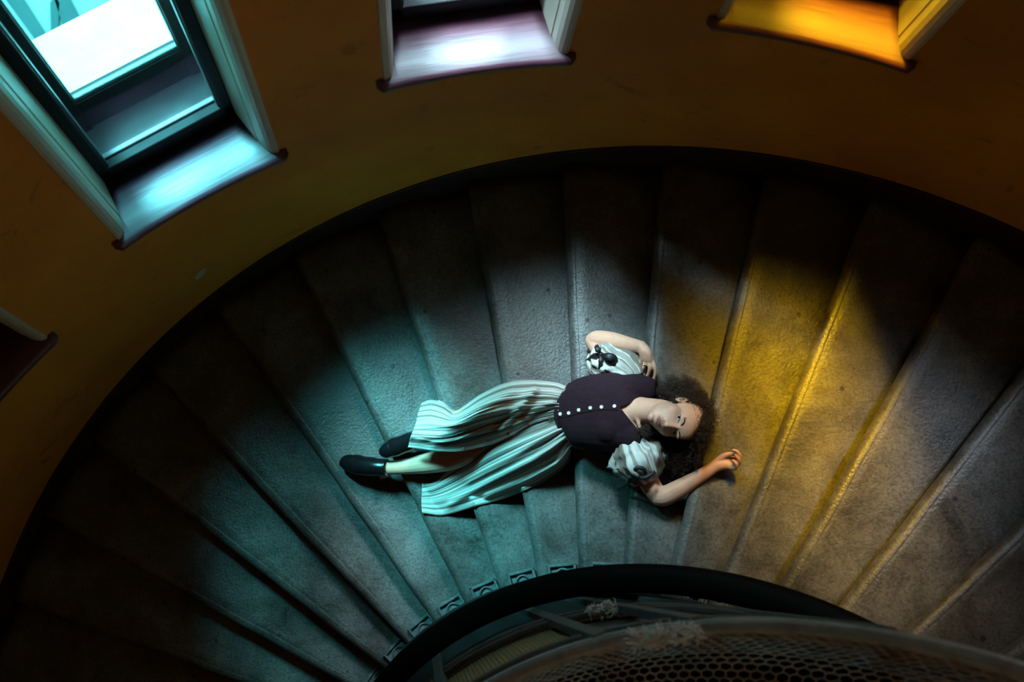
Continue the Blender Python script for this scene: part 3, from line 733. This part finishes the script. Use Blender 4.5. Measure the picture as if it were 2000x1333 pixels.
for f_ in bm.faces:
    c_ = f_.calc_center_median()
    side = [(c_ - A).dot(n) for A, n in pl]
    z_ = c_.z - ramp_z(c_.x, c_.y)
    if side[0] * sg[0] > 0 and side[1] * sg[1] > 0 and z_ > 0.06: kill.append(f_)
    elif side[2] * s2[2] < 0: kill.append(f_)
    elif side[3] * s2[3] < 0 or side[4] * s2[4] < 0: kill.append(f_)
bmesh.ops.delete(bm, geom=kill, context='FACES'); 
# hem: thicken the cut edges a little inward
be = [e_ for e_ in bm.edges if e_.is_boundary]
ret = bmesh.ops.extrude_edge_only(bm, edges=be)
for v_ in [q for q in ret['geom'] if isinstance(q, bmesh.types.BMVert)]: v_.co -= SLOPE_N * 0.008
bm.to_mesh(bod); bm.free()
bod.polygons.foreach_set('use_smooth', [True] * len(bod.polygons))
bodice = obj('bodice', bod, VEST, person); bodice['label'] = 'dark aubergine sleeveless bodice with a V neck and pearly buttons'
bco = np.array([v_.co for v_ in bod.vertices])
def on_cloth(u, v, cloth=None):
    """point of the bodice front seen at pixel (u, v)"""
    cloth = bco if cloth is None else cloth
    q = (cloth - CAM_C) @ CAM_M; uu = 1000 + FPX * q[:, 0] / q[:, 2]; vv = 666.5 + FPX * q[:, 1] / q[:, 2]
    d = np.hypot(uu - u, vv - v); i = np.where(d < d.min() + 3.0)[0]; j = i[np.argmin(q[i, 2])]; return Vector(cloth[j])
PEARL = simple('pearl_button', (0.78, 0.70, 0.62), 0.25, 0.1, 120)
def disc_button(c, n, r, h=0.003):
    x = n.orthogonal().normalized(); y = n.cross(x)
    prof_ = [(0.0, h * 0.6), (0.35, h * 0.55), (0.55, h * 0.85), (0.8, h), (0.97, h * 0.6), (1.0, 0), (0.9, -h * 0.8)]
    secs_ = [[c + (x * math.cos(a) + y * math.sin(a)) * r * max(pr, 0.02) + n * z_ for a in np.linspace(0, 2 * PI, 14, endpoint=False)] for pr, z_ in prof_]
    return sweep(secs_)
for u, v in [(1091, 810), (1108, 806), (1127, 801), (1150, 796.5), (1173, 793.5), (1197, 792.5)]:
    pp('button', disc_button(on_cloth(u, v) + SLOPE_N * 0.002, (SLOPE_N + to_cam).normalized(), 0.0075), PEARL, bodice)
pl_pts = [on_cloth(u, v) + SLOPE_N * 0.0012 for u, v in [(1089, 817), (1108, 812.5), (1127, 807.5), (1150, 803), (1173, 800), (1197, 799), (1208, 798)]]
pp('placket', tube(pl_pts, [0.0022] * 7, 6), VEST, bodice)

# ---- striped cloth
def mat_stripes():
    m, nt, b = nodes('striped_linen'); L = nt.links.new
    uv = N(nt, 'ShaderNodeUVMap'); sx = N(nt, 'ShaderNodeSeparateXYZ'); L(uv.outputs[0], sx.inputs[0])
    nz = N(nt, 'ShaderNodeTexNoise', noise_dimensions='1D'); nz.inputs['Scale'].default_value = 10; nz.inputs['Detail'].default_value = 2; nz.inputs['Roughness'].default_value = 0.75
    L(sx.outputs[0], nz.inputs['W'])
    r1 = ramp(nt, nz.outputs['Fac'], [(0.40, (0.20, 0.165, 0.135)), (0.47, (0.40, 0.35, 0.30)), (0.50, (0.62, 0.59, 0.54)), (0.60, (0.70, 0.68, 0.64)), (0.66, (0.36, 0.32, 0.28))])
    mp = N(nt, 'ShaderNodeMapping'); mp.inputs['Scale'].default_value = (700, 30, 1); L(uv.outputs[0], mp.inputs['Vector'])
    n2 = N(nt, 'ShaderNodeTexNoise'); n2.inputs['Scale'].default_value = 1; n2.inputs['Detail'].default_value = 2; L(mp.outputs[0], n2.inputs['Vector'])
    r2 = ramp(nt, n2.outputs['Fac'], [(0.3, (0.72,) * 3), (0.7, (1.08,) * 3)])
    mx = N(nt, 'ShaderNodeMix', data_type='RGBA', blend_type='MULTIPLY'); mx.inputs[0].default_value = 1
    L(r1.outputs[0], mx.inputs[6]); L(r2.outputs[0], mx.inputs[7]); L(mx.outputs[2], b.inputs['Base Color'])
    b.inputs['Roughness'].default_value = 0.9; b.inputs['Specular IOR Level'].default_value = 0.15
    bp = N(nt, 'ShaderNodeBump'); bp.inputs['Strength'].default_value = 0.3; bp.inputs['Distance'].default_value = 0.002
    L(n2.outputs['Fac'], bp.inputs['Height']); L(bp.outputs[0], b.inputs['Normal'])
    return m
LINEN = mat_stripes()
def seg_dist(x, y, line):
    best = 1e9
    for (x0, y0), (x1, y1) in zip(line, line[1:]):
        dx, dy = x1 - x0, y1 - y0; t = max(0, min(1, ((x - x0) * dx + (y - y0) * dy) / (dx * dx + dy * dy)))
        best = min(best, math.hypot(x - x0 - t * dx, y - y0 - t * dy))
    return best
def cloth(name, rows, nt_, ns_, fold, uvscale, parent, label=None, thick=0.003, creases=()):
    """rows: list of control rows (u, v, off) from waist to hem"""
    R0 = [catmull([tuple(at(r_[0][0] + 22, r_[0][1], r_[0][2] - 0.01))] + [tuple(at(*q)) for q in r_], ns_) for r_ in rows]
    cols_ = [catmull([R0[i][j] for i in range(len(rows))], nt_) for j in range(ns_)]
    V, UV = [], []
    for i in range(nt_):
        t = i / (nt_ - 1)
        for j in range(ns_):
            s = j / (ns_ - 1); p = Vector(cols_[j][i]); dz, lat = fold(t, s)
            pu_, pv_ = project(p)
            for line, hgt, wid in creases: dz += hgt * math.exp(-(seg_dist(pu_, pv_, line) / wid) ** 2)
            p = p + Vector((0, lat, dz)); p.z = max(p.z, ground(p.x, p.y) + 0.008 + 0.004 * noise.noise(p * 30))
            V.append(p); UV.append((t * uvscale[0] + 0.37, s * uvscale[1]))
    me = mesh_data(name, V, grid_faces(nt_, ns_), True)
    ul = me.uv_layers.new(name='UVMap')
    for lp in me.loops: ul.data[lp.index].uv = UV[lp.vertex_index]
    o = obj(name, me, LINEN, parent)
    so = o.modifiers.new('thickness', 'SOLIDIFY'); so.thickness = thick; so.offset = 0
    if label: o['label'] = label
    return o, np.array([tuple(q) for q in V])
def ridge(x): return 1 - abs(2 * (x - math.floor(x + 0.5)))
def fold_u(t, s):
    e = math.sin(PI * min(1, t * 1.0)) ** 0.5 if 0 < t < 1 else 0
    pl_ = 0.008 * math.cos(2 * PI * 13 * (t + 0.02 * math.sin(5 * t))) * (1 - s) ** 2.2
    n1 = noise.noise((t * 7.5 + 0.6 * math.sin(2.2 * s), s * 1.6, 4.1)); n2 = noise.noise((t * 9 + 0.8 * math.sin(3 * s + t), s * 2.6, 9.3))
    n3 = 1 - abs(noise.noise((t * 10 - s * 1.3, s * 2.2, 1.7))) * 2
    return e * (0.020 * n1 * (0.35 + 0.65 * s) + 0.009 * n2 + 0.012 * n3 ** 3 * (0.4 + s * 0.6)) + pl_ * e, 0.004 * n2
def fold_l(t, s):
    e = min(1, (1 - t) * 6) * min(1, t * 8 + 0.3)
    pl_ = 0.007 * math.cos(2 * PI * 9 * t) * (1 - s) ** 2
    n1 = noise.noise((t * 4.5 + 0.5 * math.sin(2.5 * s), s * 1.3, 14.1)); n2 = noise.noise((t * 6 + 0.7 * math.sin(3 * s), s * 2.2, 19.3))
    return e * (0.024 * n1 * (1 - 0.5 * s) + 0.014 * n2 * (1 - 0.6 * s)) + pl_ * e, 0.004 * n2
low_rows = [
    [(1092, 806, .170), (1045, 822, .165), (1000, 838, .160), (955, 856, .15), (918, 888, .085), (880, 916, .03), (850, 942, .0), (824, 943, -.03)],
    [(1096, 832, .175), (1052, 850, .175), (1002, 872, .17), (957, 893, .145), (917, 917, .085), (880, 938, .035), (850, 954, .0), (824, 960, -.03)],
    [(1108, 854, .150), (1074, 880, .135), (1022, 908, .115), (972, 932, .08), (922, 955, .035), (882, 972, .0), (850, 980, -.02), (823, 982, -.04)],
    [(1119, 878, .070), (1108, 906, .030), (1075, 933, .01), (1038, 953, -.01), (988, 973, -.03), (925, 991, -.03), (865, 1007, -.04), (824, 1004, -.05)]]
low, lowco = cloth('skirt', low_rows, 90, 90, fold_l, (0.9, 1.0), person, 'striped cream and grey-brown linen skirt falling open over the steps',
    creases=[([(1104, 850), (1045, 900), (960, 942), (880, 985)], .022, 7), ([(1092, 838), (1005, 893), (915, 940)], .022, 7), ([(1112, 866), (1085, 905), (1030, 935), (950, 968)], .02, 6)])
up_rows = [
    [(1111, 757, .050), (1085, 747, .03), (1027, 742, .02), (985, 749, .01), (940, 770, .0), (910, 791, -.01), (888, 803, -.01), (865, 788, -.02), (842, 782, -.02), (825, 787, -.02)],
    [(1101, 770, 0.170), (1072, 765, 0.195), (1022, 766, 0.255), (980, 772, 0.305), (940, 788, 0.335), (910, 806, 0.320), (886, 816, 0.280), (864, 806, 0.220), (842, 800, 0.180), (818, 803, 0.130)],
    [(1092, 788, 0.195), (1055, 790, 0.225), (1010, 794, 0.280), (970, 801, 0.345), (935, 811, 0.375), (905, 824, 0.365), (880, 832, 0.340), (858, 831, 0.310), (838, 829, 0.270), (811, 830, 0.210)],
    [(1087, 802, 0.200), (1047, 811, 0.200), (1003, 822, 0.225), (965, 832, 0.260), (930, 842, 0.285), (902, 850, 0.300), (877, 856, 0.305), (855, 857, 0.300), (833, 856, 0.270), (803, 853, 0.230)],
    [(1085, 815, 0.195), (1040, 829, 0.185), (996, 853, 0.185), (960, 868, 0.190), (928, 876, 0.210), (900, 881, 0.235), (877, 882, 0.250), (855, 881, 0.260), (832, 878, 0.250), (797, 874, 0.200)]]
upp, upco = cloth('skirt_front', up_rows, 130, 110, fold_u, (1.25, 1.0), person, 'cyan-lit striped front panel of the skirt with a buttoned edge',
    creases=[([(1044, 762), (1014, 800), (978, 842)], .030, 8), ([(1078, 788), (1040, 806), (1008, 832)], .022, 7), ([(1000, 765), (940, 800), (880, 828)], .016, 9), ([(900, 840), (860, 850), (820, 862)], .015, 7), ([(960, 832), (905, 855), (850, 868)], .014, 7)])
for u, v in [(1070, 823), (1033, 834), (993, 851), (947, 868), (908, 878)]:
    pp('button', disc_button(on_cloth(u, v, upco) + SLOPE_N * 0.003, to_cam, 0.0062), simple('horn_button', (0.10, 0.07, 0.05), 0.4) if 'horn_button' not in MATS else MATS['horn_button'], upp)
wb = catmull([tuple(at(*q)) for q in [(1113, 752, .06), (1099, 772, .175), (1090, 790, .20), (1086, 806, .205), (1088, 822, .20), (1098, 845, .17), (1117, 876, .085)]], 30)
pp('waistband', tube([Vector(q) for q in wb], [0.009] * 30, 8), VEST)

# ---- puff sleeves
def sleeve(ctrl, seed, ref, cuff_n):
    c = catmull([tuple(at(u, v, o)) + (r,) for u, v, o, r in ctrl], 34); pts = [Vector(q[:3]) for q in c]
    V, UV = [], []; ns = 64; prev = None
    for i, q in enumerate(c):
        a, b = pts[max(i - 1, 0)], pts[min(i + 1, 33)]; t = (b - a).normalized()
        x = (Vector(ref) - t * Vector(ref).dot(t)).normalized(); y = t.cross(x); s = i / 33
        for j in range(ns):
            an = 2 * PI * j / ns; d = x * math.cos(an) + y * math.sin(an)
            g_ = 0.35 * math.cos(13 * an + seed) * (s ** 2.5 + (1 - s) ** 2.5)
            n1 = noise.noise((math.cos(an) * 1.8 + seed, math.sin(an) * 1.8, s * 2.4)); n2 = 1 - 2 * abs(noise.noise((math.cos(an) * 3.2, math.sin(an) * 3.2 + seed, s * 3.0)))
            n3 = (1 - abs(noise.noise((math.cos(an) * 4.5 + s * 2, math.sin(an) * 4.5 + seed, s * 3.5)))) ** 4
            rr = q[3] * (1 + 0.22 * n1 + 0.16 * n2 * math.sin(PI * s) + 0.26 * (n3 - 0.4) * math.sin(PI * s) ** 0.7 + 0.24 * g_)
            p = pts[i] + d * rr; p.z = max(p.z, ground(p.x, p.y) + 0.006)
            V.append(p); UV.append((j / ns * 1.1 + seed, s * 0.4))
    me = mesh_data('sleeve', V, grid_faces(34, ns, False, True), True)
    ul = me.uv_layers.new(name='UVMap')
    for lp in me.loops: ul.data[lp.index].uv = UV[lp.vertex_index]
    o = obj('sleeve', me, LINEN, person); so = o.modifiers.new('thickness', 'SOLIDIFY'); so.thickness = 0.002
    return o
sl_r = sleeve([(1240, 748, .09, .050), (1228, 733, .085, .070), (1208, 718, .08, .082), (1188, 707, .075, .080), (1176, 697, .065, .066), (1170, 689, .058, .047)], 1.3, (0, 0, 1), 0)
sl_r['label'] = 'cyan-lit striped puff sleeve on the bent arm'
sl_l = sleeve([(1228, 858, .085, .050), (1234, 872, .085, .078), (1242, 890, .08, .096), (1252, 910, .07, .094), (1260, 926, .055, .074), (1266, 938, .04, .050)], 5.1, (0, 0, 1), 0)
sl_l['label'] = 'striped puff sleeve on the outstretched arm'
# ---- black ribbon bows
RIBBON = simple('black_ribbon', (0.010, 0.008, 0.009), 0.55, 0.3, 60, 0.1, 200)
def ribbon(pts, widths, n=18, twist=0.0):
    c = catmull([tuple(at(*q)) for q in pts], n); w_ = np.interp(np.linspace(0, 1, n), np.linspace(0, 1, len(widths)), widths)
    V = []
    for i in range(n):
        p = Vector(c[i]); t = (Vector(c[min(i + 1, n - 1)]) - Vector(c[max(i - 1, 0)])).normalized()
        up_ = (Vector((0, 0, 1)) + Vector((math.sin(twist), math.cos(twist), 0)) * (0.5 if twist else 0)); x = t.cross(up_)
        x = x.normalized() if x.length > 1e-4 else Vector((1, 0, 0)); y = x.cross(t).normalized()
        for a in (-1, -0.5, 0, 0.5, 1): V.append(p + x * a * w_[i] + y * (0.004 * (1 - a * a)))
        for a in (1, 0.5, 0, -0.5, -1): V.append(p + x * a * w_[i] + y * (0.004 * (1 - a * a) - 0.0016))
    F = grid_faces(n, 10, False, True); F.append(tuple(range(10))); F.append(tuple((n - 1) * 10 + j for j in range(10))[::-1])
    return V, F
def bow(label, knot, pieces):
    kb = uvs(at(*knot), (0.011, 0.010, 0.009)); o = pp('bow', kb, RIBBON, label=label)
    for nm, pts, wd_ in pieces: pp(nm, ribbon(pts, wd_), RIBBON, o)
bow('black ribbon bow on the cyan-lit sleeve', (1173, 692, 0.185), [
    ('ribbon_loop', [(1173, 692, 0.185), (1169, 684, 0.207), (1167, 678, 0.200), (1169, 680, 0.185)], [.004, .013, .012, .004]),
    ('ribbon_loop', [(1175, 692, 0.185), (1186, 695, 0.213), (1197, 700, 0.205), (1198, 706, 0.190), (1186, 704, 0.185)], [.005, .014, .017, .016, .010]),
    ('ribbon_tail', [(1171, 693, 0.185), (1162, 696, 0.175), (1153, 701, 0.150), (1144, 704, 0.125)], [.005, .013, .011, .002]),
    ('ribbon_tail', [(1173, 694, 0.185), (1174, 704, 0.193), (1173, 714, 0.185), (1170, 724, 0.165)], [.005, .011, .009, .005])])
bow('black ribbon bow at the elbow-side cuff of the outstretched arm', (1247, 931, 0.170), [
    ('ribbon_loop', [(1247, 931, 0.170), (1238, 922, 0.195), (1246, 914, 0.202), (1257, 917, 0.190), (1262, 926, 0.170)], [.005, .007, .008, .008, .006]),
    ('ribbon_tail', [(1247, 932, 0.170), (1258, 934, 0.172), (1270, 929, 0.165), (1279, 922, 0.150)], [.006, .008, .007, .006]),
    ('ribbon_tail', [(1246, 932, 0.170), (1236, 938, 0.160), (1226, 945, 0.130), (1206, 957, 0.050)], [.006, .008, .007, .004]),
    ('ribbon_tail', [(1247, 931, 0.170), (1240, 925, 0.180), (1232, 934, 0.165), (1226, 944, 0.140)], [.006, .008, .007, .005])])

# ---- boots
LEATHER = simple('black_leather', (0.006, 0.006, 0.007), 0.24, 0.3, 40, 0.08, 120, spec=0.6)
SOCK = simple('cream_sock', (0.6, 0.52, 0.45), 0.9)
def boot(ctrl, label):
    c = catmull([tuple(at(u, v, o)) + (w_, d_) for u, v, o, w_, d_ in ctrl], 26); secs = []
    for i, q in enumerate(c):
        p = Vector(q[:3]); t = (Vector(c[min(i + 1, 25)][:3]) - Vector(c[max(i - 1, 0)][:3])).normalized()
        n = (Vector((0, 0, 1)) - t * t.z).normalized(); w_ = n.cross(t)
        secs.append([p + w_ * math.cos(a) * max(q[3], .002) * (1 + 0.03 * math.sin(9 * i / 25 * PI)) + n * math.sin(a) * max(q[4], .002) for a in np.linspace(0, 2 * PI, 24, endpoint=False)])
    o = pp('boot', sweep(secs), LEATHER, label=label)
    def strip(i0, i1, drop, wf, th):
        s_ = []
        for i in range(i0, i1 + 1):
            q = c[i]; p = Vector(q[:3]); t = (Vector(c[min(i + 1, 25)][:3]) - Vector(c[max(i - 1, 0)][:3])).normalized()
            n = (Vector((0, 0, 1)) - t * t.z).normalized(); w_ = n.cross(t); b_ = p - n * (q[4] * drop); hw = q[3] * wf
            s_.append([b_ + w_ * hw, b_ + w_ * hw - n * th, b_ - w_ * hw - n * th, b_ - w_ * hw])
        return sweep(s_)
    pp('sole', strip(1, 19, 0.72, 0.80, 0.008), RIBBON, o); pp('heel', strip(15, 20, 0.85, 0.75, 0.022), RIBBON, o)
    # elastic side gore and seam
    seam = [Vector(secs[i][int(6 + 3 * math.sin(i))]) if False else Vector(secs[i][6]) + Vector((0, 0, 0.0012)) for i in (8, 9)]
    ring = [Vector(p) for p in secs[11]]
    pp('seam', tube(ring, 0.0014, 5, closed=True), LEATHER, o)
    return c
boot([(664, 902, .030, .004, .004), (668, 903, .032, .022, .018), (680, 904, .036, .036, .027), (698, 908, .042, .043, .034), (718, 911, .048, .042, .040), (738, 913, .050, .039, .043), (756, 914, .045, .036, .038)], 'black leather ankle boot lying flat on the step')
boot([(742, 886, .075, .004, .004), (746, 884, .078, .022, .018), (757, 880, .084, .035, .027), (774, 873, .092, .041, .034), (793, 866, .10, .041, .038), (812, 858, .108, .039, .042), (832, 849, .12, .038, .040)], 'black leather ankle boot half under the skirt hem')
sk = at(756, 914, .040); st_ = (at(770, 913, .04) - sk).normalized(); sx_ = st_.orthogonal().normalized(); sy_ = st_.cross(sx_)
pp('sock', tube([sk + (sx_ * math.cos(a) + sy_ * math.sin(a)) * 0.0345 for a in np.linspace(0, 2 * PI, 20, endpoint=False)], 0.0035, 6, closed=True), SOCK)

# ---- hair: scalp cap and many loose curls
HAIR = simple('dark_curly_hair', (0.034, 0.015, 0.008), 0.42, 0.5, 30, spec=0.6)
V, F = [], []
cap = uvs(H(0, -0.014, 0.030), (0.081, 0.100, 0.091), HA, 22, 32)
keep = set(i for i, p in enumerate(cap[0]) if (lambda q: q[2] > 0.068 - 0.0 * q[1] or q[1] < 0.010 - 0.25 * (q[2] - 0.0))((np.array(p) - np.array(HC)) @ np.array(HA)))
V += cap[0]; F += [f_ for f_ in cap[1] if all(i in keep for i in f_)]
rng = random.Random(11)
def in_poly(x, y, poly):
    ins = False
    for (x0, y0), (x1, y1) in zip(poly, poly[1:] + poly[:1]):
        if (y0 > y) != (y1 > y) and x < (x1 - x0) * (y - y0) / (y1 - y0) + x0: ins = not ins
    return ins
HP = [(1243, 752), (1252, 742), (1272, 742), (1290, 735), (1310, 728), (1335, 727), (1360, 738), (1378, 758), (1387, 790), (1388, 830), (1380, 862), (1372, 900), (1362, 925), (1340, 938), (1318, 940), (1300, 925), (1292, 900), (1280, 880), (1270, 862), (1262, 850),
      (1300, 862), (1330, 862), (1352, 850), (1362, 825), (1352, 800), (1335, 785), (1318, 775), (1295, 782), (1270, 780), (1250, 768)]
def strand(root, end, lift, rc, turns, rad, n=30):
    b = len(V); root = Vector(root); end = Vector(end); mid_ = (root + end) / 2 + lift
    ph = rng.uniform(0, 2 * PI); d = (end - root).normalized(); x = d.orthogonal().normalized(); y = d.cross(x); prevp = None; pts = []
    for i in range(n):
        t = i / (n - 1); p = root * (1 - t) ** 2 + mid_ * 2 * t * (1 - t) + end * t * t
        a = ph + 2 * PI * turns * t; r_ = rc * min(1, 0.25 + t * 1.6)
        p = p + (x * math.cos(a) + y * math.sin(a)) * r_
        gz = ground(p.x, p.y) + 0.004
        if p.z < gz: p.z = gz + rng.random() * 0.004
        pts.append(p)
    v_, f_ = tube(pts, [rad * (1 - 0.5 * (i / n) ** 3) for i in range(n)], 3)
    V.extend(v_); F.extend(tuple(q + b for q in f) for f in f_)
def scalp_root():
    while True:
        a = rng.uniform(0, 2 * PI); z = rng.uniform(-0.75, 1); q = Vector((0.079 * math.sqrt(1 - z * z) * math.cos(a), -0.014 + 0.098 * math.sqrt(1 - z * z) * math.sin(a), 0.030 + 0.089 * z))
        if q.z > 0.074 or q.y < 0.0 - 0.2 * q.z: return q
cnt = 0
while cnt < 1500:
    u, v = rng.uniform(1240, 1390), rng.uniform(725, 942)
    if not in_poly(u, v, HP): continue
    q = scalp_root(); root = H(*q)
    pu, pv = project(root)
    if math.hypot(pu - u, pv - v) > 115: continue
    end = at(u, v, 0.0); g_ = ground(end.x, end.y); end.z = g_ + 0.01 + rng.random() ** 1.5 * 0.12; end = Vector(at_z(u, v, end.z))
    L_ = (end - root).length
    strand(root, end, Vector((0, 0, 0.02 + 0.25 * L_ * rng.random())), rng.uniform(0.003, 0.010), max(1.5, L_ / 0.020 * rng.uniform(0.7, 1.2)), rng.uniform(0.0006, 0.0012), 16 + int(L_ * 140))
    cnt += 1
for i in range(700):   # short springy curls round the hairline
    q = scalp_root(); root = H(*q); d = (root - HC).normalized(); e_ = root + d * rng.uniform(0.012, 0.035) + Vector((rng.uniform(-1, 1), rng.uniform(-1, 1), rng.uniform(-1, 1))) * 0.03
    strand(root, e_, Vector((0, 0, 0.008)), rng.uniform(0.003, 0.008), rng.uniform(1.5, 3.5), 0.0009, 22)
for i in range(130):    # lock fallen over the collar
    root = H(rng.uniform(0.045, 0.065), rng.uniform(-0.03, 0.0), rng.uniform(-0.06, -0.02)); end = at(rng.uniform(1238, 1268), rng.uniform(832, 855), rng.uniform(0.16, 0.2))
    strand(root, end, Vector((0, 0, 0.03)), rng.uniform(0.004, 0.009), rng.uniform(3, 6), 0.0009, 34)
hair = pp('hair', (V, F), HAIR, label='long dark brown curly hair spread over the steps')
hair['kind'] = 'stuff'
